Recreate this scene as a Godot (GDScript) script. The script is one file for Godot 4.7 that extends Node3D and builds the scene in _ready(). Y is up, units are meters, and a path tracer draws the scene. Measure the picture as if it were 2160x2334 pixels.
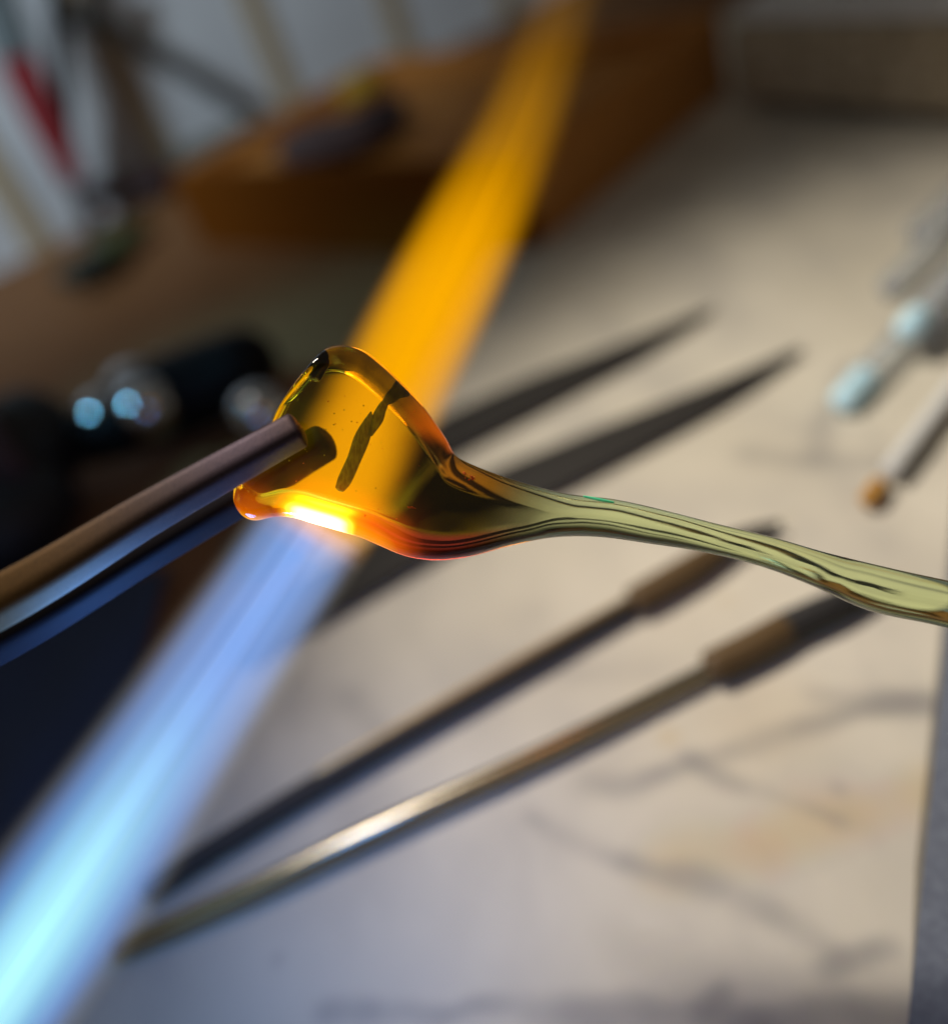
extends Node3D

const MM := 0.001
var used := {}
var rng := RandomNumberGenerator.new()


func _ready() -> void:
	rng.seed = 7
	# ---- camera: a phone lens close to the work, looking down at the bench, turned a little ----
	var cam := Camera3D.new()
	cam.name = "camera"
	var optics := CameraAttributesPhysical.new()
	optics.frustum_focal_length = 21.544
	optics.frustum_focus_distance = 0.116
	optics.frustum_near = 0.01
	optics.frustum_far = 30.0
	optics.exposure_aperture = 3.5
	cam.attributes = optics
	add_child(cam)
	cam.transform = Transform3D(hand_axes(), Vector3(0, 0.156, 0))
	cam.current = true
	# ---- air and exposure ----
	var env := Environment.new()
	env.background_mode = Environment.BG_COLOR
	env.background_color = Color(0.088, 0.08, 0.068).linear_to_srgb()
	env.tonemap_mode = Environment.TONE_MAPPER_LINEAR
	env.tonemap_exposure = 1.0
	env.sdfgi_enabled = true
	env.ssao_enabled = true
	env.ssil_enabled = true
	var we := WorldEnvironment.new()
	we.name = "environment"
	we.environment = env
	add_child(we)
	# ---- the bench lamp above the board, and two added unseen spots ----
	var lamp := SpotLight3D.new()
	lamp.name = "bench_lamp"
	lamp.light_color = Color(1.0, 0.955, 0.885)
	lamp.light_energy = 0.29
	lamp.light_size = 0.03
	lamp.spot_angle = 24.0
	lamp.spot_angle_attenuation = 0.95
	lamp.spot_range = 4.0
	lamp.shadow_enabled = true
	add_child(lamp)
	lamp.look_at_from_position(Vector3(-0.13, 0.45, -0.28), Vector3(0.135, 0, -0.135), Vector3.UP)
	var knob_spot := SpotLight3D.new()  # added narrow spot, unseen, only there to put highlights on the knobs
	knob_spot.name = "knob_highlight_spot"
	knob_spot.light_color = Color(0.5, 0.84, 1.0)
	knob_spot.light_energy = 1.2
	knob_spot.light_size = 0.07
	knob_spot.spot_angle = 4.0
	knob_spot.spot_angle_attenuation = 1.0
	knob_spot.spot_range = 4.0
	knob_spot.shadow_enabled = true
	add_child(knob_spot)
	knob_spot.look_at_from_position(Vector3(-0.6, 0.55, -0.15), Vector3(-0.104, 0.018, -0.352), Vector3.UP)
	var wash := SpotLight3D.new()  # added spot out of view that brightens the back wall
	wash.name = "added_wall_spot"
	wash.light_color = Color(0.88, 0.95, 1.0)
	wash.light_energy = 0.52
	wash.light_size = 0.06
	wash.spot_angle = 24.0
	wash.spot_angle_attenuation = 1.0
	wash.spot_range = 4.0
	wash.shadow_enabled = true
	add_child(wash)
	wash.look_at_from_position(Vector3(-0.45, 0.6, -0.05), Vector3(-0.16, 0.12, -0.72), Vector3.UP)

	build_bench()
	build_wall()
	build_back_things()
	build_side_tools()
	build_board_tools()
	build_glass_rods()
	build_tweezers()
	build_hot_glass()
	build_flame()


# ------------------------------------------------------------------ helpers
func hand_axes() -> Basis:
	# the tilt at which the work is held over the bench
	return Basis(Vector3(0.9336, -0.2862, 0.2157), Vector3(0.3584, 0.7456, -0.5618), Vector3(0, 0.6018, 0.7986))


func held(o: Node3D) -> void:
	o.transform = Transform3D(hand_axes().scaled_local(Vector3.ONE * MM), Vector3(0, 0.0856, -0.0934))


func numbered(called: String) -> String:
	if not used.has(called):
		used[called] = 0
		return called
	used[called] += 1
	return "%s_%03d" % [called, used[called]]


func tag(o: Node, label: String, category := "", group := "", kind := "") -> Node:
	if label:
		o.set_meta("label", label)
	if category:
		o.set_meta("category", category)
	if group:
		o.set_meta("group", group)
	if kind:
		o.set_meta("kind", kind)
	return o


func thing(called: String, label: String, category: String, at := Vector3.ZERO, group := "") -> Node3D:
	var o := Node3D.new()
	o.name = numbered(called)
	add_child(o)
	o.position = at
	tag(o, label, category, group)
	return o


func obj(called: String, m: Mesh, mat: Material, parent: Node = self) -> MeshInstance3D:
	var o := MeshInstance3D.new()
	o.name = numbered(called) if parent == self else called
	o.mesh = m
	o.material_override = mat
	parent.add_child(o, true)
	return o


func lin(r: float, g: float, b: float, a := 1.0) -> Color:
	var c := Color(r, g, b).linear_to_srgb()
	c.a = a
	return c


func mat(r: float, g: float, b: float, rough := 0.7, metal := 0.0) -> StandardMaterial3D:
	var m := StandardMaterial3D.new()
	m.albedo_color = lin(r, g, b)
	m.roughness = rough
	m.metallic = metal
	return m


func noise_tex(freq: float, colors: Array, oct := 4, size := 512, sd := 1) -> NoiseTexture2D:
	var n := FastNoiseLite.new()
	n.seed = sd
	n.noise_type = FastNoiseLite.TYPE_SIMPLEX_SMOOTH
	n.frequency = freq
	n.fractal_octaves = oct
	var t := NoiseTexture2D.new()
	t.width = size
	t.height = size
	t.seamless = true
	t.noise = n
	var g := Gradient.new()
	var offs := PackedFloat32Array()
	var cols := PackedColorArray()
	for i in colors.size():
		offs.append(float(i) / (colors.size() - 1))
		cols.append(colors[i])
	g.offsets = offs
	g.colors = cols
	t.color_ramp = g
	return t


func triplanar(m: StandardMaterial3D, scale: Vector3) -> StandardMaterial3D:
	m.uv1_triplanar = true
	m.uv1_scale = scale
	return m


# a grid of points as a smooth surface: rows of equal length, closed across, pinched ends allowed
func grid(rows: Array, closed: bool, colors := [], uvs := []) -> ArrayMesh:
	var n: int = rows[0].size()
	var m := rows.size()
	var pos := PackedVector3Array()
	var nor := PackedVector3Array()
	var col := PackedColorArray()
	var uv := PackedVector2Array()
	var cols := n if closed else n
	for i in m:
		for j in cols:
			var p: Vector3 = rows[i][j]
			pos.append(p)
			var jl := (j - 1 + n) % n if closed else maxi(j - 1, 0)
			var jr := (j + 1) % n if closed else mini(j + 1, n - 1)
			var du: Vector3 = rows[mini(i + 1, m - 1)][j] - rows[maxi(i - 1, 0)][j]
			var dv: Vector3 = rows[i][jr] - rows[i][jl]
			var reach := 1
			while closed and dv.length() < 1e-6 and reach < n / 2:
				reach += 1
				dv = rows[i][(j + reach) % n] - rows[i][(j - reach + n) % n]
			if dv.length() < 1e-9:
				var k := 1 if i == 0 else m - 2
				dv = rows[k][jr] - rows[k][jl]
			var nn := du.cross(dv).normalized()
			nor.append(nn)
			if colors:
				col.append(colors[i][j])
			if uvs:
				uv.append(uvs[i][j])
			else:
				uv.append(Vector2(float(j) / n, float(i) / m))
	var idx := PackedInt32Array()
	for i in m - 1:
		for j in (n if closed else n - 1):
			var a := i * n + j
			var b := i * n + (j + 1) % n
			var c := a + n
			var d := b + n
			idx.append_array([a, b, c, b, d, c])
	# turn everything outward: compare one face with its normals
	var sum := 0.0
	for t in range(0, idx.size(), 3):
		var fn := (pos[idx[t + 2]] - pos[idx[t]]).cross(pos[idx[t + 1]] - pos[idx[t]])
		sum += fn.dot(nor[idx[t]])
	# outwardness from the middle of the rows
	var outw := 0.0
	for i in m:
		var c := Vector3.ZERO
		for j in n:
			c += rows[i][j]
		c /= n
		for j in n:
			outw += nor[i * n + j].dot(rows[i][j] - c)
	if outw < 0.0 and closed:
		for k in nor.size():
			nor[k] = -nor[k]
		sum = -sum
	if sum < 0.0:
		for t in range(0, idx.size(), 3):
			var s := idx[t + 1]
			idx[t + 1] = idx[t + 2]
			idx[t + 2] = s
	var arr := []
	arr.resize(Mesh.ARRAY_MAX)
	arr[Mesh.ARRAY_VERTEX] = pos
	arr[Mesh.ARRAY_NORMAL] = nor
	arr[Mesh.ARRAY_TEX_UV] = uv
	if colors:
		arr[Mesh.ARRAY_COLOR] = col
	arr[Mesh.ARRAY_INDEX] = idx
	var am := ArrayMesh.new()
	am.add_surface_from_arrays(Mesh.PRIMITIVE_TRIANGLES, arr)
	return am


func spline(pts: Array, per: int) -> Array:
	var out := []
	for i in pts.size() - 1:
		var p0 = pts[maxi(i - 1, 0)]
		var p1 = pts[i]
		var p2 = pts[i + 1]
		var p3 = pts[mini(i + 2, pts.size() - 1)]
		for k in per:
			var t := float(k) / per
			out.append(p1 * 1.0 + (p2 - p0) * (0.5 * t) + (p0 * 2.0 - p1 * 5.0 + p2 * 4.0 - p3) * (0.5 * t * t) + (p1 * 3.0 - p0 - p2 * 3.0 + p3) * (0.5 * t * t * t))
	out.append(pts[-1])
	return out


# a round tube through points with a radius at each, ends rounded over; flat < 1 squashes it along the given axis
func tube(path: Array, radii: Array, sides := 20, per := 8, round_ends := 1.0, flat := 1.0, flat_axis := Vector3.UP, square := 1.0, roll := 0.0, tints := []) -> ArrayMesh:
	var pts := spline(path, per)
	var rad := spline(radii, per)
	var rows := []
	var total := pts.size()
	var tangents := []
	for i in total:
		tangents.append((pts[mini(i + 1, total - 1)] - pts[maxi(i - 1, 0)]).normalized())
	var ring := func(c: Vector3, t: Vector3, r: float) -> Array:
		var side := t.cross(flat_axis).normalized()
		if side.length() < 0.5:
			side = t.cross(Vector3.RIGHT).normalized()
		var up := side.cross(t).normalized()
		var row := []
		for j in sides:
			var a := TAU * j / sides
			var ca := signf(cos(a)) * pow(absf(cos(a)), square)
			var sa := signf(sin(a)) * pow(absf(sin(a)), square) * flat
			row.append(c + side * ((ca * cos(roll) - sa * sin(roll)) * r) + up * ((ca * sin(roll) + sa * cos(roll)) * r))
		return row
	for k in 6:
		var a := PI / 2 * k / 6.0
		rows.append(ring.call(pts[0] - tangents[0] * (rad[0] * round_ends * cos(a)), tangents[0], maxf(rad[0] * sin(a), rad[0] * 0.001)))
	for i in total:
		rows.append(ring.call(pts[i], tangents[i], rad[i]))
	for k in range(5, -1, -1):
		var a := PI / 2 * k / 6.0
		rows.append(ring.call(pts[-1] + tangents[-1] * (rad[-1] * round_ends * cos(a)), tangents[-1], maxf(rad[-1] * sin(a), rad[-1] * 0.001)))
	var cols := []
	if tints:
		var hues := spline(tints, per)
		for i in rows.size():
			var hue: Color = hues[clampi(i - 6, 0, total - 1)]
			var row := []
			for j in sides:
				row.append(hue)
			cols.append(row)
	return grid(rows, true, cols)


# a prism with bevelled top edge: outline in x and z, from y0 to y1
func slab(outline: Array, y0: float, y1: float, bevel := 0.0) -> ArrayMesh:
	var st := SurfaceTool.new()
	st.begin(Mesh.PRIMITIVE_TRIANGLES)
	var pk := PackedVector2Array(outline)
	if Geometry2D.is_polygon_clockwise(pk):
		pk.reverse()
	var inner := pk
	if bevel > 0.0:
		var c := Vector2.ZERO
		for p in pk:
			c += p
		c /= pk.size()
		inner = PackedVector2Array()
		for i in pk.size():
			var a := (pk[i] - pk[i - 1]).normalized()
			var b := (pk[(i + 1) % pk.size()] - pk[i]).normalized()
			var nrm := (Vector2(-a.y, a.x) + Vector2(-b.y, b.x)).normalized()
			if (pk[i] + nrm * 0.001).distance_to(c) > pk[i].distance_to(c):
				nrm = -nrm
			inner.append(pk[i] + nrm * bevel * 1.3)
	st.set_smooth_group(-1)
	var n := pk.size()
	var tri := func(a: Vector3, b: Vector3, c: Vector3, outw: Vector3) -> void:
		if (c - a).cross(b - a).dot(outw) < 0.0:
			var s := b
			b = c
			c = s
		for v in [a, b, c]:
			st.set_uv(Vector2(v.x, v.z))
			st.add_vertex(v)
	var mid := Vector2.ZERO
	for p in pk:
		mid += p / n
	for i in n:
		var a := pk[i]
		var b := pk[(i + 1) % n]
		var ai := inner[i]
		var bi := inner[(i + 1) % n]
		var e := (b - a).normalized()
		var o := Vector2(e.y, -e.x)
		if o.dot((a + b) / 2 - mid) < 0.0:
			o = -o
		var o3 := Vector3(o.x, 0, o.y)
		var yb := y1 - bevel
		tri.call(Vector3(a.x, y0, a.y), Vector3(b.x, y0, b.y), Vector3(b.x, yb, b.y), o3)
		tri.call(Vector3(a.x, y0, a.y), Vector3(b.x, yb, b.y), Vector3(a.x, yb, a.y), o3)
		if bevel > 0.0:
			tri.call(Vector3(a.x, yb, a.y), Vector3(b.x, yb, b.y), Vector3(bi.x, y1, bi.y), o3 + Vector3.UP)
			tri.call(Vector3(a.x, yb, a.y), Vector3(bi.x, y1, bi.y), Vector3(ai.x, y1, ai.y), o3 + Vector3.UP)
	var tr := Geometry2D.triangulate_polygon(inner)
	for k in range(0, tr.size(), 3):
		var q := [inner[tr[k]], inner[tr[k + 1]], inner[tr[k + 2]]]
		tri.call(Vector3(q[0].x, y1, q[0].y), Vector3(q[1].x, y1, q[1].y), Vector3(q[2].x, y1, q[2].y), Vector3.UP)
	tr = Geometry2D.triangulate_polygon(pk)
	for k in range(0, tr.size(), 3):
		var q := [pk[tr[k]], pk[tr[k + 1]], pk[tr[k + 2]]]
		tri.call(Vector3(q[0].x, y0, q[0].y), Vector3(q[1].x, y0, q[1].y), Vector3(q[2].x, y0, q[2].y), Vector3.DOWN)
	st.generate_normals()
	return st.commit()


# a long box between two points, w wide (level) and h high
func bar(a: Vector3, b: Vector3, w: float, h: float, bevel := 0.0006) -> ArrayMesh:
	var t := (b - a).normalized()
	var side := t.cross(Vector3.UP).normalized()
	var up := side.cross(t).normalized()
	var rows := []
	var prof := [Vector2(-w / 2, -h / 2 + bevel), Vector2(-w / 2, h / 2 - bevel), Vector2(-w / 2 + bevel, h / 2), Vector2(w / 2 - bevel, h / 2), Vector2(w / 2, h / 2 - bevel), Vector2(w / 2, -h / 2 + bevel), Vector2(w / 2 - bevel, -h / 2), Vector2(-w / 2 + bevel, -h / 2)]
	var st := SurfaceTool.new()
	st.begin(Mesh.PRIMITIVE_TRIANGLES)
	st.set_smooth_group(-1)
	for e in [a, b]:
		var row := []
		for p in prof:
			row.append(e + side * p.x + up * p.y)
		rows.append(row)
	var c := (a + b) / 2
	var put := func(p: Vector3, q: Vector3, r: Vector3) -> void:
		var outw := (p + q + r) / 3 - c
		outw -= t * outw.dot(t) * 0.98
		if (r - p).cross(q - p).dot(outw) < 0.0:
			var s := q
			q = r
			r = s
		for v in [p, q, r]:
			st.add_vertex(v)
	for j in 8:
		var k := (j + 1) % 8
		put.call(rows[0][j], rows[0][k], rows[1][k])
		put.call(rows[0][j], rows[1][k], rows[1][j])
	for i in 2:
		for j in range(1, 7):
			var p: Vector3 = rows[i][0]
			var q: Vector3 = rows[i][j]
			var r: Vector3 = rows[i][j + 1]
			if (r - p).cross(q - p).dot(t * (1 if i == 1 else -1)) < 0.0:
				var s := q
				q = r
				r = s
			for v in [p, q, r]:
				st.add_vertex(v)
	st.generate_normals()
	return st.commit()


# ------------------------------------------------------------------ the bench and its board
func build_bench() -> void:
	var wood := mat(1, 1, 1, 0.62)
	wood.albedo_texture = noise_tex(0.012, [lin(0.16, 0.075, 0.03), lin(0.24, 0.115, 0.05), lin(0.18, 0.085, 0.035), lin(0.27, 0.135, 0.06)], 5, 512, 3)
	wood.metallic_specular = 0.2
	wood.uv1_triplanar = true
	wood.uv1_scale = Vector3(2.5, 2.5, 16)
	var top := obj("bench_top", slab([Vector2(-1.2, 0.35), Vector2(1.2, 0.35), Vector2(1.2, -1.25), Vector2(-1.2, -1.25)], -0.04, -0.004), wood)
	tag(top, "brown wooden bench top that everything lies on", "", "", "structure")
	# the pale board: worn, with scuffs and burn marks that stay where they are
	var outline := [Vector2(0.0487 + 0.157 * 0.18, -0.3809 - 0.264 * 0.18), Vector2(0.0487 - 0.157 * 1.55, -0.3809 + 0.264 * 1.55), Vector2(-0.05, 0.071), Vector2(0.0558, -0.0849), Vector2(0.215, -0.288), Vector2(0.36, -0.44), Vector2(0.26, -0.60)]
	outline[3] = Vector2(0.0480, -0.0723)
	var board := slab(outline, -0.0036, 0.0, 0.0008)
	var bm := mat(1, 1, 1, 0.55)
	bm.albedo_texture = board_picture()
	bm.uv1_scale = Vector3(1 / 0.6, 1 / 0.75, 1)
	bm.uv1_offset = Vector3(0.2 / 0.6, 0.63 / 0.75, 0)
	tag(obj("work_board", board, bm), "pale beige worn board with grey scuffs under the rods", "board")
	# blue grey sheet laid in place of a soft shadow right of the board
	var shade_sheet := mat(0.15, 0.175, 0.225, 0.9)
	shade_sheet.albedo_texture = noise_tex(0.05, [lin(0.6, 0.6, 0.65), lin(1, 1, 1)], 3, 256, 5)
	triplanar(shade_sheet, Vector3.ONE * 30)
	var rows := []
	for i in 24:
		var row := []
		for j in 24:
			var q := Vector2(0.0512, -0.075).lerp(Vector2(0.0, -0.008), (i - 12) / 12.0) + Vector2(0.79, 0.61) * (j * 0.006 - 0.0008)
			row.append(Vector3(q.x, 0.0004 + 0.0006 * smoothstep(0, 3, j) + 0.0012 * sin(i * 0.9 + j * 0.3) * smoothstep(0, 4, j), q.y))
		rows.append(row)
	tag(obj("shade_sheet", grid(rows, false), shade_sheet), "blue grey sheet standing in for a soft shadow along the lower right edge of the pale board", "shade_sheet")
	# dark sheet left, put where the bench lies in shade under the tweezers
	var navy_shade := mat(0.03, 0.048, 0.095, 0.95)
	rows = []
	var corner: Vector3 = Vector3(-0.1877, 0, -0.2763)
	var ex: Vector3 = Vector3(-0.0936, 0, -0.2381)
	var ez: Vector3 = Vector3(-0.1536, 0, -0.118)
	var ew: Vector3 = Vector3(-0.1174, 0, -0.1165)
	for i in 20:
		var row := []
		for j in 20:
			var p := corner.lerp(ex, i / 19.0).lerp(ez.lerp(ew, i / 19.0), j / 19.0)
			p.y = -0.0028 + 0.0016 * sin(i * 0.7) * cos(j * 0.55) + 0.0016
			row.append(p)
		rows.append(row)
	tag(obj("shade_sheet", grid(rows, false), navy_shade), "dark blue sheet standing in for shade on the bench left of the blue flame", "shade_sheet")


func stamp(im: Image, at: Vector2, r: float, c: Color, amount: float) -> void:
	# a soft round spot, sizes in metres
	var px := Vector2((at.x + 0.2) / 0.6 * 768, (at.y + 0.63) / 0.75 * 960)
	var rp := r / 0.6 * 768
	for y in range(maxi(0, int(px.y - rp)), mini(960, int(px.y + rp) + 1)):
		for x in range(maxi(0, int(px.x - rp)), mini(768, int(px.x + rp) + 1)):
			var d := Vector2(x, y).distance_to(px) / rp
			if d < 1.0:
				var k := amount * (1.0 - d * d) * (1.0 - d * d)
				im.set_pixel(x, y, im.get_pixel(x, y).lerp(c, k))


func scuff(im: Image, pts: Array, r: float, c: Color, amount: float) -> void:
	var line := spline(pts, 60)
	var n := FastNoiseLite.new()
	n.seed = int(amount * 1000) + int(line[0].x * 9000)
	n.frequency = 4.0
	var since := r
	for i in range(1, line.size()):
		since += line[i].distance_to(line[i - 1])
		if since < r * 0.3:
			continue
		since = 0.0
		var at: Vector2 = line[i] * 10
		var k := clampf(0.55 + 0.7 * n.get_noise_2dv(at), 0.1, 1)
		var w := 1.0 + 0.6 * n.get_noise_2d(at.x, at.y + 30)
		stamp(im, line[i] + Vector2(n.get_noise_2d(at.x + 9, at.y), n.get_noise_2d(at.x, at.y + 17)) * r * 0.8, r * w * 1.25, c, amount * 1.1 * k)


func board_picture() -> ImageTexture:
	var im := Image.create(768, 960, false, Image.FORMAT_RGB8)
	var n := FastNoiseLite.new()
	n.seed = 11
	n.frequency = 0.006
	n.fractal_octaves = 5
	var n2 := FastNoiseLite.new()
	n2.seed = 12
	n2.frequency = 0.02
	n2.fractal_octaves = 4
	for y in 960:
		for x in 768:
			var k := clampf(0.5 + 0.6 * n.get_noise_2d(x, y), 0, 1)
			var k2 := clampf(0.5 + 0.7 * n2.get_noise_2d(x, y * 0.6), 0, 1)
			im.set_pixel(x, y, lin(0.50, 0.465, 0.38).lerp(lin(0.70, 0.665, 0.575), k).lerp(lin(0.36, 0.345, 0.32), 0.55 * k2 * k2))
	var grey := lin(0.2, 0.195, 0.2)
	var brown := lin(0.5, 0.36, 0.165)
	scuff(im, [Vector2(0.0073, -0.0893), Vector2(0.0257, -0.0864), Vector2(0.0445, -0.0854), Vector2(0.0566, -0.0845)], 0.0062, brown, 0.2)
	scuff(im, [Vector2(-0.0002, -0.1115), Vector2(0.0089, -0.1067), Vector2(0.0201, -0.1077), Vector2(0.0366, -0.1052), Vector2(0.0478, -0.1045), Vector2(0.0564, -0.1037), Vector2(0.0685, -0.0997)], 0.0030, grey, 0.19)
	scuff(im, [Vector2(-0.0119, -0.1088), Vector2(0.0034, -0.0920), Vector2(0.0123, -0.0836), Vector2(0.0235, -0.0728), Vector2(0.0301, -0.0645)], 0.0030, grey, 0.17)
	scuff(im, [Vector2(0.0201, -0.1077), Vector2(0.0303, -0.0957), Vector2(0.0411, -0.0836)], 0.0025, grey, 0.16)
	scuff(im, [Vector2(0.0036, -0.0647), Vector2(0.0101, -0.0664)], 0.0028, grey, 0.25)
	scuff(im, [Vector2(0.0264, -0.0633), Vector2(0.0363, -0.0626)], 0.0028, grey, 0.25)
	scuff(im, [Vector2(-0.0571, -0.0865), Vector2(-0.0302, -0.0764), Vector2(-0.0056, -0.0680), Vector2(0.0200, -0.0580), Vector2(0.0369, -0.0519)], 0.0030, grey, 0.22)
	scuff(im, [Vector2(-0.0062, -0.0816), Vector2(-0.0026, -0.0760), Vector2(0.0088, -0.0704)], 0.005, grey, 0.05)
	scuff(im, [Vector2(0.0477, -0.1121), Vector2(0.0580, -0.1056), Vector2(0.0673, -0.1010)], 0.004, grey, 0.14)
	scuff(im, [Vector2(-0.0074, -0.1477), Vector2(0.0236, -0.1302)], 0.005, grey, 0.07)
	scuff(im, [Vector2(-0.0441, -0.1587), Vector2(-0.0369, -0.1406), Vector2(-0.0417, -0.1369)], 0.005, grey, 0.14)
	scuff(im, [Vector2(0.0847, -0.1759), Vector2(0.1007, -0.1944), Vector2(0.1161, -0.2106)], 0.004, grey, 0.14)
	scuff(im, [Vector2(0.0718, -0.1901), Vector2(0.0907, -0.1718), Vector2(0.1096, -0.1587)], 0.004, grey, 0.09)
	for k in 26:
		stamp(im, Vector2(rng.randf_range(-0.1, 0.22), rng.randf_range(-0.42, 0.02)), rng.randf_range(0.008, 0.022), grey if rng.randf() < 0.6 else brown, rng.randf_range(0.06, 0.17))
	for k in 90:
		stamp(im, Vector2(rng.randf_range(-0.1, 0.25), rng.randf_range(-0.5, 0.05)), rng.randf_range(0.001, 0.004), grey if rng.randf() < 0.6 else brown, rng.randf_range(0.05, 0.3))
	return ImageTexture.create_from_image(im)


# ------------------------------------------------------------------ the wall and what leans there
func build_wall() -> void:
	var w := thing("panelled_wall", "white panelled wall with narrow tan battens behind the bench", "wall", Vector3(-0.0204, -0.004, -0.7494))
	var along := Vector3(0.92, 0, -0.39).normalized()
	w.basis = Basis(along, Vector3.UP, along.cross(Vector3.UP))
	var white := mat(0.66, 0.69, 0.72, 0.7)
	white.albedo_texture = noise_tex(0.01, [lin(0.85, 0.85, 0.86), lin(1, 1, 1)], 3, 256, 8)
	triplanar(white, Vector3.ONE * 3)
	var tan_ := mat(0.42, 0.33, 0.2, 0.7)
	var step := 0.104
	for k in range(-6, 8):
		var x := k * step
		var b := BoxMesh.new()
		b.size = Vector3(step - 0.016, 0.75, 0.012)
		obj("panel", b, white, w).position = Vector3(x + step / 2, 0.375, 0)
		var s := BoxMesh.new()
		s.size = Vector3(0.0156, 0.75, 0.018)
		obj("batten", s, tan_, w).position = Vector3(x, 0.375, 0)


func build_back_things() -> void:
	# --- tubular stand
	var steel := mat(0.035, 0.034, 0.032, 0.6)
	var st := thing("tubular_stand", "dark grey tubular metal stand with a slanting brace against the white wall", "stand", Vector3(-0.2129, 0, -0.8149))
	var o: Vector3 = Vector3(-0.2129, 0, -0.8149)
	obj("upright", tube([Vector3(-0.1681, 0.0332, -0.6542) - o, Vector3(-0.1318, 0.1098, -0.6696) - o, Vector3(-0.1116, 0.1533, -0.6781) - o], [0.0052, 0.0052, 0.0052], 14, 4), steel, st)
	obj("brace", tube([Vector3(-0.1295, 0.1139, -0.6662) - o, Vector3(-0.1113, 0.1077, -0.6739) - o, Vector3(-0.0883, 0.0823, -0.6837) - o, Vector3(-0.0456, 0.0252, -0.7018) - o], [0.0045, 0.005, 0.0054, 0.0056], 14, 6), steel, st)
	obj("joint", tube([Vector3(-0.1131, 0.1086, -0.671) - o, Vector3(-0.1082, 0.107, -0.6731) - o], [0.007, 0.007], 14, 4), mat(0.02, 0.02, 0.018, 0.5), st)
	obj("stay", tube([Vector3(-0.112, 0.1074, -0.678) - o, Vector3(-0.0996, 0.1267, -0.6833) - o], [0.0042, 0.0042], 14, 4), steel, st)
	obj("foot_rail", bar(Vector3(-0.1665, 0.0201, -0.6549) - o, Vector3(-0.1072, 0.0076, -0.68) - o, 0.014, 0.013, 0.002), mat(0.045, 0.024, 0.03, 0.6), st)
	obj("foot_rail", bar(Vector3(-0.1038, 0.0143, -0.6815) - o, Vector3(-0.0456, 0.0125, -0.7061) - o, 0.012, 0.012, 0.002), mat(0.16, 0.155, 0.13, 0.6), st)
	obj("leg", tube([Vector3(-0.1665, 0.0201, -0.6549) - o, Vector3(-0.165, 0, -0.6223) - o], [0.005, 0.005], 14, 4), steel, st)
	# --- leaning post: grey above, dark red below
	o = Vector3(-0.185, 0, -0.7061)
	var post := thing("leaning_post", "leaning post with a dark red lower half beside the stand", "post", o)
	obj("red_sleeve", tube([Vector3(-0.1588, 0.0379, -0.631) - o, Vector3(-0.1566, 0.0706, -0.6319) - o, Vector3(-0.1535, 0.1068, -0.6333) - o], [0.0075, 0.0105, 0.0115], 16, 6, 0.2, 0.6, Vector3(0, 0, 1)), mat(0.22, 0.012, 0.018, 0.55), post)
	obj("grey_shaft", tube([Vector3(-0.1534, 0.1085, -0.6333) - o, Vector3(-0.1493, 0.1368, -0.635) - o, Vector3(-0.1451, 0.1663, -0.6368) - o], [0.0125, 0.013, 0.013], 16, 6, 0.1, 0.6, Vector3(0, 0, 1)), mat(0.12, 0.15, 0.16, 0.5), post)
	obj("foot", tube([Vector3(-0.1588, 0.0379, -0.631) - o, Vector3(-0.1604, 0.0097, -0.6303) - o], [0.004, 0.004], 16, 6, 0.2), mat(0.04, 0.02, 0.02, 0.6), post)
	# --- wooden tray
	var A: Vector3 = Vector3(-0.0908, 0, -0.5453)
	var B: Vector3 = Vector3(0.0617, 0, -0.3604)
	var F: Vector3 = Vector3(0.1948, 0, -0.4598)
	var ux := B - A
	var uz := F - B
	var tr := thing("wooden_tray", "shallow amber brown wooden tray behind the yellow flame", "tray", A - Vector3(0, 0.004, 0))
	var wood := mat(1, 1, 1, 0.5)
	wood.albedo_texture = noise_tex(0.01, [lin(0.34, 0.135, 0.035), lin(0.52, 0.23, 0.06), lin(0.40, 0.165, 0.04), lin(0.56, 0.26, 0.07)], 5, 512, 21)
	triplanar(wood, Vector3(3, 18, 3))
	wood.metallic_specular = 0.15
	var dark := mat(0.17, 0.052, 0.006, 0.7)  # shade of the backlit front side put into a darker wood
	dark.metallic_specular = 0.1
	var q := func(a: float, b: float) -> Vector2:
		var p := ux * a + uz * b
		return Vector2(p.x, p.z)
	obj("base", slab([q.call(0.035, 0.05), q.call(0.965, 0.05), q.call(0.965, 0.95), q.call(0.035, 0.95)], 0.0005, 0.030), wood, tr)
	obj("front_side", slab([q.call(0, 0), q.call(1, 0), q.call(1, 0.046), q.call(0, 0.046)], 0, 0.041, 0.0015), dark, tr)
	obj("back_side", slab([q.call(0, 0.954), q.call(1, 0.954), q.call(1, 1), q.call(0, 1)], 0, 0.041, 0.0015), wood, tr)
	obj("left_side", slab([q.call(0, 0.0463), q.call(0.032, 0.0463), q.call(0.032, 0.9537), q.call(0, 0.9537)], 0, 0.041, 0.0015), wood, tr)
	obj("right_side", slab([q.call(0.968, 0.0463), q.call(1, 0.0463), q.call(1, 0.9537), q.call(0.968, 0.9537)], 0, 0.041, 0.0015), wood, tr)
	# --- things in the tray
	o = Vector3(0.0036, 0.026, -0.5311)
	var bag := thing("pouch", "purple grey crumpled pouch lying in the wooden tray", "pouch", o)
	obj("body", tube([Vector3(-0.015, 0.035, -0.5107) - o, Vector3(-0.0015, 0.036, -0.4975) - o, Vector3(0.0141, 0.036, -0.4881) - o], [0.016, 0.019, 0.016], 16, 6, 0.8, 0.55), mat(0.10, 0.065, 0.065, 0.85), bag)
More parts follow.
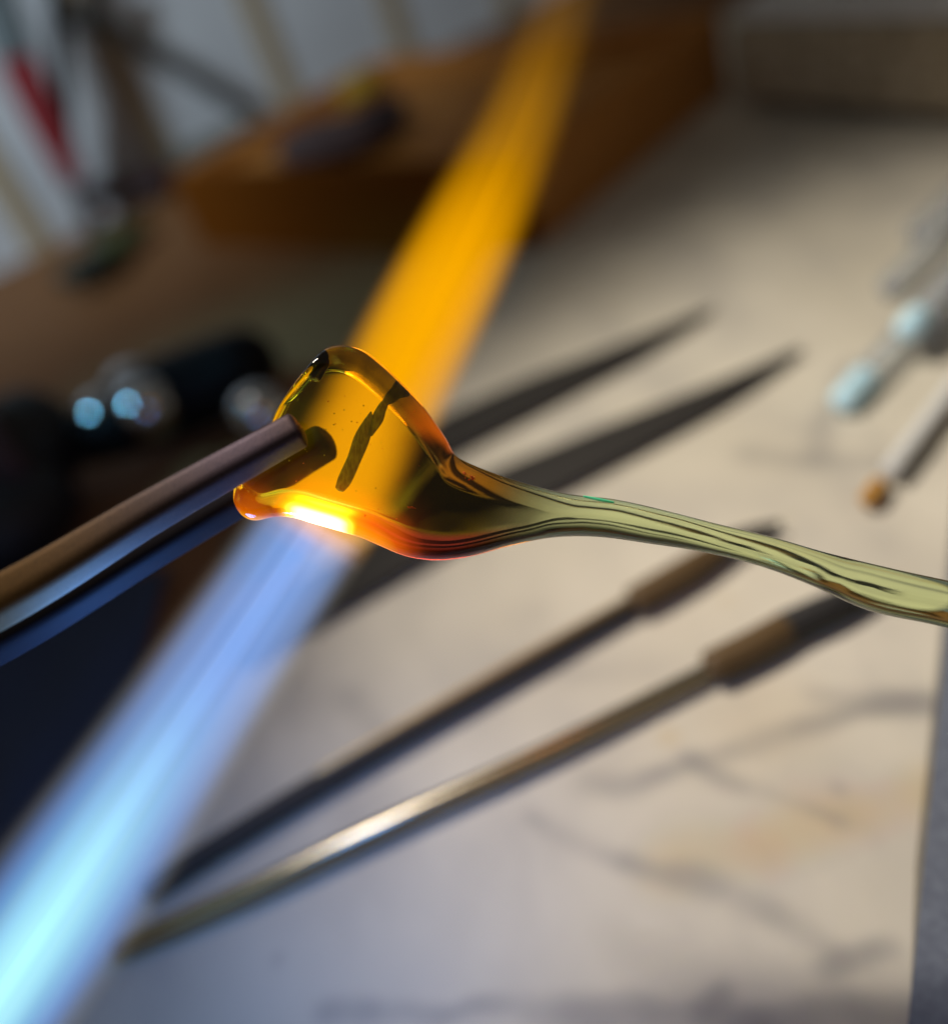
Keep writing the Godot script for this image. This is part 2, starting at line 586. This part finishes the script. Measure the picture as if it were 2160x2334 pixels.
	obj("flap", tube([Vector3(0.0149, 0.036, -0.4946) - o, Vector3(0.0267, 0.036, -0.4991) - o, Vector3(0.0354, 0.036, -0.5093) - o], [0.013, 0.013, 0.009], 14, 6, 0.8, 0.7), mat(0.045, 0.032, 0.04, 0.85), bag)
	o = Vector3(0.0296, 0.026, -0.644)
	var yb := tube([Vector3(0.02, 0.036, -0.5816) - o, Vector3(0.0276, 0.037, -0.5807) - o, Vector3(0.0355, 0.036, -0.5871) - o], [0.009, 0.012, 0.009], 14, 6, 0.8, 0.7)
	var y := obj("yellow_block", yb, mat(0.42, 0.25, 0.01, 0.6))
	y.position = o
	tag(y, "small yellow block at the far edge of the wooden tray", "block")
	# --- refractory block
	var c: Vector3 = Vector3(0.1852, 0, -0.4276)
	var d: Vector3 = Vector3(0.2247, 0, -0.3284)
	var al := (d - c).normalized()
	var back := Vector3(al.z, 0, -al.x)
	if back.z > 0:
		back = -back
	var blk := thing("stone_block", "rough mottled stone block with a pale top at the far right", "block", c)
	var stone := mat(1, 1, 1, 0.95)
	stone.albedo_texture = noise_tex(0.02, [lin(0.16, 0.13, 0.08), lin(0.52, 0.43, 0.30), lin(0.26, 0.21, 0.13), lin(0.60, 0.50, 0.36)], 5, 512, 31)
	triplanar(stone, Vector3.ONE * 9)
	var pale := mat(0.75, 0.75, 0.72, 0.9)
	pale.albedo_texture = noise_tex(0.03, [lin(0.7, 0.7, 0.7), lin(1, 1, 1)], 4, 256, 33)
	triplanar(pale, Vector3.ONE * 12)
	var r2 := func(a: float, b: float) -> Vector2:
		var p := al * a + back * b
		return Vector2(p.x, p.z)
	obj("body", slab([r2.call(0, 0), r2.call(0.22, 0), r2.call(0.22, 0.1), r2.call(0, 0.1)], 0.006, 0.038, 0.002), stone, blk)
	obj("cap", slab([r2.call(0.003, 0.004), r2.call(0.217, 0.004), r2.call(0.217, 0.097), r2.call(0.003, 0.097)], 0.0383, 0.046, 0.002), pale, blk)
	for k in [0.008, 0.19]:
		obj("foot", slab([r2.call(k, 0.012), r2.call(k + 0.025, 0.012), r2.call(k + 0.025, 0.09), r2.call(k, 0.09)], 0.0, 0.0058), mat(0.03, 0.028, 0.025, 0.9), blk)


func build_side_tools() -> void:
	# --- green handled pick
	var o: Vector3 = Vector3(-0.1652, 0, -0.558)
	var g := thing("glass_chip", "green glass chip with a dark end on the brown bench", "glass chip", o)
	obj("body", tube([Vector3(-0.1547, 0.006, -0.5532) - o, Vector3(-0.1428, 0.006, -0.5763) - o, Vector3(-0.1285, 0.005, -0.5973) - o], [0.013, 0.012, 0.006], 14, 6, 0.8, 0.5), mat(0.075, 0.10, 0.03, 0.35), g)
	obj("dark_end", tube([Vector3(-0.1646, 0.008, -0.5413) - o, Vector3(-0.1527, 0.008, -0.5458) - o], [0.012, 0.014], 14, 6, 0.8, 0.5), mat(0.006, 0.016, 0.01, 0.3), g)
	# --- black tool with bright knobs
	o = Vector3(-0.1001, 0, -0.3615)
	var black := mat(0.006, 0.006, 0.007, 0.4)
	black.metallic_specular = 0.2
	var v := thing("valve_block", "black valve block with small bright chrome knobs left of the glass", "valve", o)
	obj("body", tube([Vector3(-0.1189, 0.016, -0.3106) - o, Vector3(-0.0974, 0.016, -0.3159) - o, Vector3(-0.0754, 0.016, -0.318) - o, Vector3(-0.0583, 0.018, -0.3157) - o], [0.012, 0.017, 0.017, 0.015], 20, 8, 0.8, 0.9), black, v)
	var chrome := mat(0.6, 0.62, 0.65, 0.06, 1.0)
	for k in [[Vector3(-0.1113, 0.02, -0.3129), 0.010], [Vector3(-0.0994, 0.022, -0.3202), 0.011], [Vector3(-0.094, 0.022, -0.3026), 0.011], [Vector3(-0.0934, 0.014, -0.3509), 0.006], [Vector3(-0.0746, 0.016, -0.3362), 0.006], [Vector3(-0.0532, 0.02, -0.2708), 0.010]]:
		var ball := SphereMesh.new()
		ball.radius = k[1]
		ball.height = k[1] * 2
		ball.radial_segments = 48
		ball.rings = 24
		obj("knob", ball, chrome, v).position = k[0] - o
	# --- big black handle
	o = Vector3(-0.1662, 0, -0.3378)
	var h := thing("black_handle", "thick black handle at the left edge of the bench", "handle", o)
	obj("grip", tube([Vector3(-0.1723, 0.02, -0.2838) - o, Vector3(-0.1538, 0.02, -0.3005) - o, Vector3(-0.1375, 0.02, -0.3177) - o], [0.022, 0.024, 0.019], 24, 8, 0.7), mat(0.005, 0.005, 0.006, 0.6), h)
	obj("red_band", tube([Vector3(-0.1481, 0.024, -0.2992) - o, Vector3(-0.1401, 0.024, -0.3023) - o], [0.0232, 0.0222], 24, 4, 0.05), mat(0.03, 0.004, 0.004, 0.6), h)
	obj("lower_grip", tube([Vector3(-0.1769, 0.012, -0.2677) - o, Vector3(-0.1495, 0.012, -0.2739) - o, Vector3(-0.1354, 0.012, -0.288) - o], [0.016, 0.017, 0.013], 20, 8, 0.7), mat(0.005, 0.005, 0.008, 0.6), h)


func build_board_tools() -> void:
	# --- two pointed cast shadows built as broad dark blades
	var o: Vector3 = Vector3(0.0032, 0, -0.2384)
	var dark := mat(0.018, 0.016, 0.014, 0.75, 0.1)
	var tg := thing("tong_shadows", "two broad dark pointed shapes standing in for shadows cast behind the glass rod", "shadow_shapes", o)
	for b in [[Vector3(-0.0684, 0, -0.2257), Vector3(-0.0076, 0, -0.2444), Vector3(0.0288, 0, -0.251), Vector3(0.0674, 0, -0.2553), Vector3(0.0968, 0, -0.2614)], [Vector3(-0.0691, 0, -0.1878), Vector3(-0.0009, 0, -0.2059), Vector3(0.0313, 0, -0.21), Vector3(0.0775, 0, -0.2152), Vector3(0.1063, 0, -0.2216)]]:
		var pts := []
		for p in b:
			pts.append(p - o + Vector3(0, 0.0022, 0))
		obj("shadow_blade", tube(pts, [0.0105, 0.0110, 0.0100, 0.0056, 0.0009], 16, 10, 0.5, 0.25), dark, tg)
	# --- two long picks with brown ends
	var bronze := mat(0.40, 0.30, 0.17, 0.38, 0.85)
	var steel := mat(0.40, 0.345, 0.25, 0.22, 1.0)
	var brown := mat(0.10, 0.06, 0.022, 0.5)
	var black := mat(0.02, 0.019, 0.02, 0.6)
	o = Vector3(-0.0174, 0, -0.1449)
	var a := thing("long_pick", "slim dark pick with a brown end, farther of the two below the glass", "pick", o)
	obj("shaft", tube([Vector3(-0.0894, 0.003, -0.1223) - o, Vector3(-0.0499, 0.003, -0.1324) - o, Vector3(-0.0176, 0.003, -0.1393) - o, Vector3(0.0261, 0.003, -0.1484) - o], [0.0026, 0.0027, 0.0025, 0.0022], 16, 8), mat(0.04, 0.037, 0.034, 0.8), a)
	obj("edge_strip", tube([Vector3(-0.0511, 0.0058, -0.1326) - o, Vector3(-0.0166, 0.0058, -0.1398) - o, Vector3(0.0256, 0.0058, -0.1479) - o], [0.0009, 0.0009, 0.0008], 10, 8), bronze, a)
	obj("tip", tube([Vector3(0.0273, 0.0038, -0.1484) - o, Vector3(0.0397, 0.0038, -0.151) - o, Vector3(0.0499, 0.0038, -0.1539) - o], [0.0036, 0.0036, 0.0030], 16, 6, 0.5), brown, a)
	obj("point", tube([Vector3(0.0499, 0.0038, -0.1539) - o, Vector3(0.0584, 0.003, -0.1558) - o, Vector3(0.0654, 0.003, -0.1556) - o], [0.0030, 0.0022, 0.0011], 14, 6), black, a)
	o = Vector3(-0.0234, 0, -0.1174)
	var c := thing("long_pick", "bright steel pick with a dark brown end, nearest on the pale board", "pick", o)
	obj("shaft", tube([Vector3(-0.0951, 0.003, -0.1112) - o, Vector3(-0.0692, 0.003, -0.1127) - o, Vector3(-0.0416, 0.003, -0.1155) - o, Vector3(-0.002, 0.003, -0.1188) - o, Vector3(0.0339, 0.003, -0.1232) - o], [0.0022, 0.0023, 0.0023, 0.0021, 0.0018], 20, 8), steel, c)
	obj("tip", tube([Vector3(0.0346, 0.0038, -0.123) - o, Vector3(0.0455, 0.0038, -0.1243) - o, Vector3(0.0519, 0.0038, -0.1257) - o], [0.0037, 0.0037, 0.0035], 16, 6, 0.5), brown, c)
	obj("point", tube([Vector3(0.0519, 0.0038, -0.1257) - o, Vector3(0.0626, 0.0038, -0.1264) - o, Vector3(0.0725, 0.003, -0.1276) - o], [0.0035, 0.0033, 0.0026], 16, 6), black, c)


func build_glass_rods() -> void:
	var clear := StandardMaterial3D.new()
	clear.albedo_color = Color(0.93, 0.95, 0.97, 0.28)
	clear.roughness = 0.02
	clear.refraction_enabled = true
	clear.refraction_scale = 0.05
	var tip := mat(0.45, 0.22, 0.03, 0.3)
	var white := mat(0.66, 0.68, 0.68, 0.25)
	var rods := [
		[Vector3(0.1018, 0.004, -0.1895), Vector3(0.185, 0.004, -0.2413), 0.0037, "clear glass rod with a highlight painted as a blue end, nearest the dark shadow shapes"],
		[Vector3(0.1264, 0.011, -0.1996), Vector3(0.1871, 0.011, -0.2378), 0.0037, "clear glass rod with a highlight painted as a blue end at the middle of the bundle"],
		[Vector3(0.1412, 0.004, -0.2322), Vector3(0.2092, 0.004, -0.2745), 0.0036, "clear glass rod higher up, left of the rod with the middle bright end"],
		[Vector3(0.1655, 0.004, -0.2557), Vector3(0.2298, 0.004, -0.2949), 0.0040, "clear glass rod farthest up the right edge of the photo"],
		[Vector3(0.1364, 0.004, -0.2058), Vector3(0.1928, 0.004, -0.2425), 0.0035, "clear glass rod lowest of the bundle, right of the bright ended one"],
	]
	var blue := mat(0.55, 0.84, 1.0, 0.15)  # coloured ends stand in for highlights on the clear rods
	for k in rods.size():
		var r: Array = rods[k]
		var o: Vector3 = r[0]
		var t := thing("glass_rod", r[3], "glass rod", o, "glass rods at the right of the board")
		var far: Vector3 = r[1] - o
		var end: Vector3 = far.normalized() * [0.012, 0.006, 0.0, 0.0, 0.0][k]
		obj("shaft", tube([end, (end + far) * 0.5, far], [r[2], r[2], r[2]], 24, 4, 0.7), clear, t)
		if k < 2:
			obj("blue_highlight", tube([Vector3.ZERO, end * 0.85], [r[2] * 0.96, r[2] * 1.02], 24, 4, 0.8), blue, t)
	var o: Vector3 = Vector3(0.0882, 0.004, -0.1536)
	var w := thing("glass_rod", "whitish glass rod with an amber tip pointing down the board", "glass rod", o, "glass rods at the right of the board")
	obj("shaft", tube([Vector3(0.0953, 0.004, -0.1579) - o, Vector3(0.1103, 0.004, -0.168) - o, Vector3(0.1608, 0.004, -0.2016) - o], [0.0024, 0.0024, 0.0024], 20, 4, 0.4), white, w)
	obj("amber_tip", tube([Vector3(0.0871, 0.003, -0.1531) - o, Vector3(0.091, 0.003, -0.1558) - o], [0.0022, 0.0022], 16, 4), tip, w)


# ------------------------------------------------------------------ what is held in the flame
func build_tweezers() -> void:
	var t := thing("mashing_tweezers", "dark steel tweezers gripping the amber glass from the left", "tweezers")
	held(t)
	var steel := mat(0.85, 0.82, 0.85, 0.58, 0.35)
	steel.albedo_texture = noise_tex(0.02, [lin(0.17, 0.165, 0.18), lin(0.27, 0.25, 0.25), lin(0.13, 0.135, 0.165)], 5, 512, 41)
	steel.roughness_texture = noise_tex(0.03, [Color(0.8, 0.8, 0.8), Color(1, 1, 1)], 5, 512, 42)
	steel.normal_enabled = true
	var nt := noise_tex(0.05, [Color.BLACK, Color.WHITE], 5, 512, 43)
	nt.as_normal_map = true
	nt.bump_strength = 2.0
	steel.normal_texture = nt
	steel.normal_scale = 0.25
	triplanar(steel, Vector3.ONE * 0.12)
	steel.metallic_specular = 0.25
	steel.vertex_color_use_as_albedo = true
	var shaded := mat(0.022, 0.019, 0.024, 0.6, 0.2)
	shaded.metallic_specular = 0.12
	obj("front_jaw", tube([Vector3(-80.22, -22.96, 12), Vector3(-55.69, -10.57, 9), Vector3(-38.87, -0.16, 7), Vector3(-27.56, 6.41, 6), Vector3(-21.53, 9.86, 5.4)], [3.3, 2.9, 2.45, 2.2, 2.1], 64, 12, 0.4, 0.9, Vector3.UP, 0.55, 0.5, [Color(1.0, 0.62, 0.20), Color(0.95, 0.58, 0.20), Color(0.42, 0.30, 0.24), Color(0.42, 0.33, 0.42), Color(0.40, 0.29, 0.30)]), steel, t)  # gold tints at the far end paint a warm reflection
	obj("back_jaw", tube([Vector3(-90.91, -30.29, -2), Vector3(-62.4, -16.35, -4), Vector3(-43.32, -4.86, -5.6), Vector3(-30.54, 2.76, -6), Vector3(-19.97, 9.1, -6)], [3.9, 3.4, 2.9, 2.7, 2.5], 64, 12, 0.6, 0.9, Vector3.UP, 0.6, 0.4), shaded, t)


func glass_edges() -> Array:
	# upper and lower edge of the piece of glass from its open end to the rod, in millimetres
	var up := [Vector2(-25.15, 11.76), Vector2(-23.09, 15.51), Vector2(-20.91, 18.49), Vector2(-18.98, 20.59), Vector2(-16.68, 21.19), Vector2(-14.02, 20.52), Vector2(-11.60, 18.78), Vector2(-9.19, 16.48), Vector2(-6.77, 13.89), Vector2(-4.83, 11.28), Vector2(-3.38, 9.10), Vector2(-2.22, 7.17), Vector2(0.13, 5.91), Vector2(3.87, 4.51), Vector2(8.71, 3.06), Vector2(12.29, 2.28), Vector2(17.99, 1.62), Vector2(24.30, 0.22), Vector2(30.61, -1.40), Vector2(37.99, -3.18), Vector2(44.64, -5.08), Vector2(51.96, -6.87), Vector2(60.34, -8.72), Vector2(69.83, -10.89), Vector2(90.50, -15.25), Vector2(118.44, -20.28)]
	var low := [Vector2(-30.47, 3.06), Vector2(-30.35, 1.12), Vector2(-29.38, -0.45), Vector2(-27.81, -1.06), Vector2(-25.39, -0.62), Vector2(-22.97, -0.72), Vector2(-20.55, -1.42), Vector2(-17.65, -2.26), Vector2(-14.51, -3.18), Vector2(-11.85, -4.32), Vector2(-9.43, -5.34), Vector2(-7.01, -5.94), Vector2(-3.86, -6.13), Vector2(0.00, -5.55), Vector2(4.84, -4.25), Vector2(10.16, -3.23), Vector2(15.92, -3.18), Vector2(22.63, -4.08), Vector2(29.05, -5.08), Vector2(36.31, -6.87), Vector2(42.74, -9.27), Vector2(50.28, -12.57), Vector2(58.66, -14.41), Vector2(68.16, -16.82), Vector2(88.83, -21.40), Vector2(116.76, -26.42)]
	return [spline(up, 8), spline(low, 8)]


func build_hot_glass() -> void:
	var g := thing("hot_glass", "amber hot glass gather glowing white below, drawn into an olive green rod", "glass")
	held(g)
	var ed := glass_edges()
	var up: Array = ed[0]
	var low: Array = ed[1]
	var rows := []
	var cols := []
	var uvs := []
	var n_arc := 18
	var n_flat := 46
	var wob := FastNoiseLite.new()
	wob.seed = 5
	wob.frequency = 0.06
	wob.fractal_octaves = 2
	var total := up.size()
	for i in total:
		var u: Vector2 = up[i]
		var l: Vector2 = low[i]
		var s := float(i) / 8.0   # station number
		var a := (u - l).length() / 2
		var v := (u - l).normalized()
		var c := (u + l) / 2
		var close := sqrt(clampf(1.0 - pow(1.0 - s / 2.2, 2), 0, 1)) if s < 2.2 else 1.0
		var b := minf(a, 2.75) * maxf(close, 0.02)
		var pane := lerpf(0.74, 1.0, smoothstep(9.0, 14.0, s))
		var prof := []   # (along v, along depth)
		for k in n_arc:
			var t := -PI / 2 + PI * k / (n_arc - 1)   # upper end from the back to the front
			prof.append(Vector2(a - b + b * cos(t), b * sin(t)))
		for k in range(1, n_flat):
			var t := float(k) / n_flat
			prof.append(Vector2((a - b) * (1 - 2 * t), b))
		for k in n_arc:
			var t := PI / 2 + PI * k / (n_arc - 1)
			prof.append(Vector2(-(a - b) + b * cos(t), b * sin(t)))
		for k in range(1, n_flat):
			var t := float(k) / n_flat
			prof.append(Vector2((a - b) * (2 * t - 1), -b))
		var row := []
		var cr := []
		var ur := []
		for p in prof:
			var rim := smoothstep(a - b * 1.35, a - b * 0.8, absf(p.x)) if a > b * 1.02 else 1.0
			var w: float = p.y * lerpf(pane, 1.0, rim)
			var q: Vector2 = c + v * p.x
			w += lerpf(0.10, 0.05, smoothstep(12.0, 15.0, s)) * wob.get_noise_3d(q.x * 1.2, q.y * 2.0, p.y * 0.6) * clampf(b, 0, 1)
			var p3 := Vector3(q.x, q.y, w)
			row.append(p3)
			ur.append(Vector2((q.x + 33.0) / 50.0, (25.0 - q.y) / 40.0))
			# amber gather; lack of flame behind put into dark middle tint; olive rod
			var hue := Color(0.95, 0.90, 0.02).lerp(Color(0.13, 0.09, 0.007), smoothstep(7.0, 10.0, s + 0.12 * p.x)).lerp(Color(0.80, 0.94, 0.54), smoothstep(12.5, 16.5, s))
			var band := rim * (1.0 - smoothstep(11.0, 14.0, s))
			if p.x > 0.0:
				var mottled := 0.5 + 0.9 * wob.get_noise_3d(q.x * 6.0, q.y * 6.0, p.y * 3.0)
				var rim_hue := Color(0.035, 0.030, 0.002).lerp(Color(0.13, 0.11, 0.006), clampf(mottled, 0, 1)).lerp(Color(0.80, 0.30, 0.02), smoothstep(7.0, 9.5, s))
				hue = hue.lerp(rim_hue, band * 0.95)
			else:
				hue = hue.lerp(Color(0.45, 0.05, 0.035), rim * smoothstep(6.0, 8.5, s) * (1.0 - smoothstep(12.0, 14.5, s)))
			cr.append(hue)
		rows.append(row)
		cols.append(cr)
		uvs.append(ur)
	var m := StandardMaterial3D.new()
	m.albedo_color = Color(1, 1, 1, 0)
	m.vertex_color_use_as_albedo = true
	m.roughness = 0.0
	m.refraction_enabled = true
	m.refraction_scale = 0.05
	m.emission_enabled = true
	m.emission = Color.WHITE
	m.emission_operator = BaseMaterial3D.EMISSION_OP_MULTIPLY
	m.emission_energy_multiplier = 1.0
	m.emission_texture = heat_picture()
	m.texture_repeat = false
	obj("glowing_gather", grid(rows, true, cols, uvs), m, g)
	# the dark streaks and bubbles that show inside the gather
	var dark_olive := mat(1, 1, 1, 0.35)
	dark_olive.albedo_texture = noise_tex(0.03, [lin(0.06, 0.04, 0.003), lin(0.30, 0.25, 0.03), lin(0.10, 0.055, 0.004)], 4, 256, 51)
	triplanar(dark_olive, Vector3(0.12, 0.04, 0.12))
	dark_olive.transparency = BaseMaterial3D.TRANSPARENCY_ALPHA
	dark_olive.albedo_color.a = 0.78
	obj("dark_streak", tube([Vector3(-9.52, 15.23, 0.3), Vector3(-10.73, 14.27, 0.3), Vector3(-11.57, 13.18, 0.3), Vector3(-12.19, 11.74, 0.2), Vector3(-13.04, 9.82, 0.1)], [1.3, 0.55, 0.6, 0.75, 0.3], 14, 8, 0.8, 0.35, Vector3(0, 0, 1)), dark_olive, g)
	obj("dark_streak", tube([Vector3(-13, 12.67, 0.1), Vector3(-13.3, 11.52, 0), Vector3(-14.14, 9.34, 0), Vector3(-15.11, 6.8, 0), Vector3(-16.32, 4.14, 0), Vector3(-16.92, 3.01, 0)], [0.1, 0.6, 1.0, 0.9, 0.9, 0.65], 14, 8, 0.6, 0.35, Vector3(0, 0, 1)), dark_olive, g)
	var glint_and_dust := mat(0.75, 0.13, 0.01, 0.6)  # orange bits imitate reflections of the hot zone; some dust shares it
	for e in [[Vector3(-0.71, 4.42, 2.35), 0.85, 0.55, 20], [Vector3(-7.82, 0.63, 1.6), 0.6, 0.2, 9]]:
		for k in int(e[3]):
			var bit := SphereMesh.new()
			bit.radius = rng.randf_range(0.07, 0.2)
			bit.height = bit.radius * 1.3
			bit.radial_segments = 8
			bit.rings = 4
			var a := rng.randf() * TAU
			var rr := sqrt(rng.randf())
			obj("glint_bit", bit, glint_and_dust, g).position = e[0] + Vector3(cos(a) * e[1] * rr, sin(a) * e[2] * rr - 0.25 * cos(a) * rr, 0)
	obj("green_glint", tube([Vector3(13.82, 1.99, 1.25), Vector3(15.9, 1.49, 1.35), Vector3(17.46, 1.16, 1.3)], [0.12, 0.26, 0.2], 12, 5, 0.8, 0.5, Vector3(0, 0, 1)), mat(0.15, 0.9, 0.5, 0.25), g)  # green sliver modelled in place of a glint on the rod
	for k in 46:
		var q := Vector2(rng.randf_range(-26, -2), rng.randf_range(-2, 15))
		if Geometry2D.is_point_in_polygon(q, PackedVector2Array(up.slice(24, 96) + reversed(low.slice(24, 96)))):
			var speck := SphereMesh.new()
			speck.radius = rng.randf_range(0.05, 0.11)
			speck.height = speck.radius * 2
			speck.radial_segments = 8
			speck.rings = 4
			obj("dust_speck", speck, glint_and_dust if rng.randf() < 0.4 else dark_olive, g).position = Vector3(q.x, q.y, rng.randf_range(-0.8, 1.0))
	obj("bubble", tube([Vector3(-19.16, 19.19, 0.4), Vector3(-20, 17.39, 0.4)], [1.0, 1.05], 18, 5, 0.9, 0.7, Vector3(0, 0, 1)), mat(0.02, 0.012, 0.004, 0.3), g)


func heat_picture() -> ImageTexture:
	# where the flame has heated the glass, over 50 by 40 mm of it
	var w := 500
	var h := 400
	var im := Image.create(w, h, false, Image.FORMAT_RGBF)
	var low: Array = glass_edges()[1]
	var ramp := Gradient.new()
	ramp.offsets = PackedFloat32Array([0.0, 0.12, 0.3, 0.5, 0.7, 0.85, 1.0])
	ramp.colors = PackedColorArray([Color(0, 0, 0), Color(0.025, 0.004, 0.0), Color(0.16, 0.022, 0.0), Color(0.42, 0.075, 0.0), Color(0.75, 0.33, 0.004), Color(0.95, 0.75, 0.06), Color(1.0, 0.95, 0.62)])
	for y in h:
		for x in w:
			var p := Vector2(x * 0.1 - 33.0, 25.0 - y * 0.1)
			# height over the lower edge
			var e := 1e9
			for i in range(8, 100, 2):
				var q: Vector2 = low[i]
				if absf(q.x - p.x) < e:
					e = absf(q.x - p.x)
			var base := 0.0
			for i in range(16, 104):
				var q: Vector2 = low[i]
				var r: Vector2 = low[i + 1]
				if q.x <= p.x and r.x > p.x:
					base = lerpf(q.y, r.y, (p.x - q.x) / (r.x - q.x))
			if p.x < (low[16] as Vector2).x:
				base = (low[16] as Vector2).y
			var d := p.y - base
			var mid := -19.6   # hottest place along the edge
			var core := exp(-pow((p.x - mid - 0.2 * d) / 5.8, 4)) * (1.0 - smoothstep(1.2, 4.6, d))
			var halo := exp(-pow((p.x + 15.4) / 8.2, 4)) * exp(-pow(maxf(d, 0) / 5.2, 2))
			var lobe := exp(-pow((p.x + 28.5) / 4.5, 2)) * exp(-maxf(d, 0) / 3.0) * 0.9
			var t := clampf(maxf(core, maxf(0.66 * halo, 0.80 * lobe)), 0, 1)
			var c := ramp.sample(t)
			var gain := 1.0 + 1.2 * smoothstep(0.6, 1.0, t)
			im.set_pixel(x, y, Color(c.r * gain, c.g * gain, c.b * gain))
	return ImageTexture.create_from_image(im)


func build_flame() -> void:
	var f := thing("torch_flame", "torch flame, blue below the glass and orange yellow above it", "flame")
	held(f)
	var path := spline([Vector3(-78.7, -87.1, -6), Vector3(-60.28, -59.39, -8), Vector3(-41.84, -31.72, -10), Vector3(-24.08, -4.22, -13), Vector3(-15.64, 9.82, -14), Vector3(-8.19, 25.4, -17), Vector3(-0.53, 42.28, -22), Vector3(7.02, 60.86, -30), Vector3(13.91, 81.93, -38), Vector3(20.63, 106.39, -46)], 12)
	var wid := spline([9.0, 12.0, 10.4, 9.0, 8.8, 8.8, 8.5, 7.8, 7.4, 8.0], 12)
	# hot gas has no skin: tongues through the axis, each thinning out to nothing at its sides
	var gas := StandardMaterial3D.new()
	gas.shading_mode = BaseMaterial3D.SHADING_MODE_UNSHADED
	gas.vertex_color_use_as_albedo = true
	gas.transparency = BaseMaterial3D.TRANSPARENCY_ALPHA
	gas.albedo_color = lin(1.0 / (9 * 0.045), 1.0 / (9 * 0.045), 1.0 / (9 * 0.045), 0.35)
	for k in 9:
		obj("flame_tongue", flame_tongue(path, wid, deg_to_rad(10.0 + 20.0 * k), k), gas, f)
	# the light that each end of the flame throws on the bench
	for e in [[Vector3(-42.45, -32.32, -10), Color(0.36, 0.62, 1.0), 0.0020], [Vector3(-7.74, 27.52, -18), Color(1.0, 0.58, 0.10), 0.0006]]:
		var l := OmniLight3D.new()
		l.name = "flame_light"
		l.light_color = e[1]
		l.light_energy = e[2]
		l.light_size = 0.006
		l.omni_range = 3.0
		l.omni_attenuation = 2.0
		l.shadow_enabled = true
		f.add_child(l, true)
		l.position = e[0]


func flame_tongue(path: Array, wid: Array, angle: float, k: int) -> ArrayMesh:
	var rows := []
	var cols := []
	var across := 41
	var total := path.size()
	var n := FastNoiseLite.new()
	n.seed = 90 + k
	n.frequency = 0.35
	for i in total:
		var t: Vector3 = (path[mini(i + 1, total - 1)] - path[maxi(i - 1, 0)]).normalized()
		var s := t.cross(Vector3(0, 0, 1)).normalized()
		var u := s.cross(t)
		var out := s * cos(angle) + u * sin(angle)
		var z := i / 12.0   # place along the flame, 3 is at the glass
		var blue := 1.0 - smoothstep(2.95, 3.25, z)
		var fade := 1.0 - 0.80 * smoothstep(5.2, 7.0, z) - 0.14 * smoothstep(6.6, 8.0, z) - 0.06 * smoothstep(7.6, 9.0, z)
		var row := []
		var cr := []
		for j in across:
			var x := lerpf(-1, 1, float(j) / (across - 1))
			var d := absf(x)
			row.append(path[i] + out * (wid[i] * 1.12 * x))
			# blue below: pale fringe, blue body, white cyan core that dies out half way up
			var c := Color(0.13, 0.125, 0.11) * smoothstep(0.4, 0.72, d) * (1.0 - smoothstep(0.78, 1.0, d))
			c += Color(0.11, 0.40, 1.18).lerp(Color(0.28, 0.49, 1.04), smoothstep(0.8, 2.6, z)) * (1.0 - smoothstep(0.55, 0.86, d))
			c += Color(0.55, 1.0, 0.4) * (1.0 - smoothstep(0.25, 0.68, d)) * (1.0 - smoothstep(0.8, 2.5, z))
			c *= blue
			# orange above: even body that thins out towards the top
			c += Color(1.85, 0.78, 0.0) * (1.0 - smoothstep(0.48, 1.0, d)) * fade * (1.0 - blue) * (1.0 + 0.08 * n.get_noise_2d(x * 3.0, z * 1.5))
			var most := maxf(maxf(c.r, c.g), maxf(c.b, 0.0001))
			var dense := lerpf(0.14, 0.045, blue)   # soot makes the orange part denser
			var g := 0.045 / dense * lerpf(1.35, 1.0, blue)
			cr.append(Color(c.r / most * g, c.g / most * g, c.b / most * g, clampf(most * dense / 0.35, 0, 1)))
		rows.append(row)
		cols.append(cr)
	return grid(rows, false, cols)


func reversed(a: Array) -> Array:
	var b := a.duplicate()
	b.reverse()
	return b
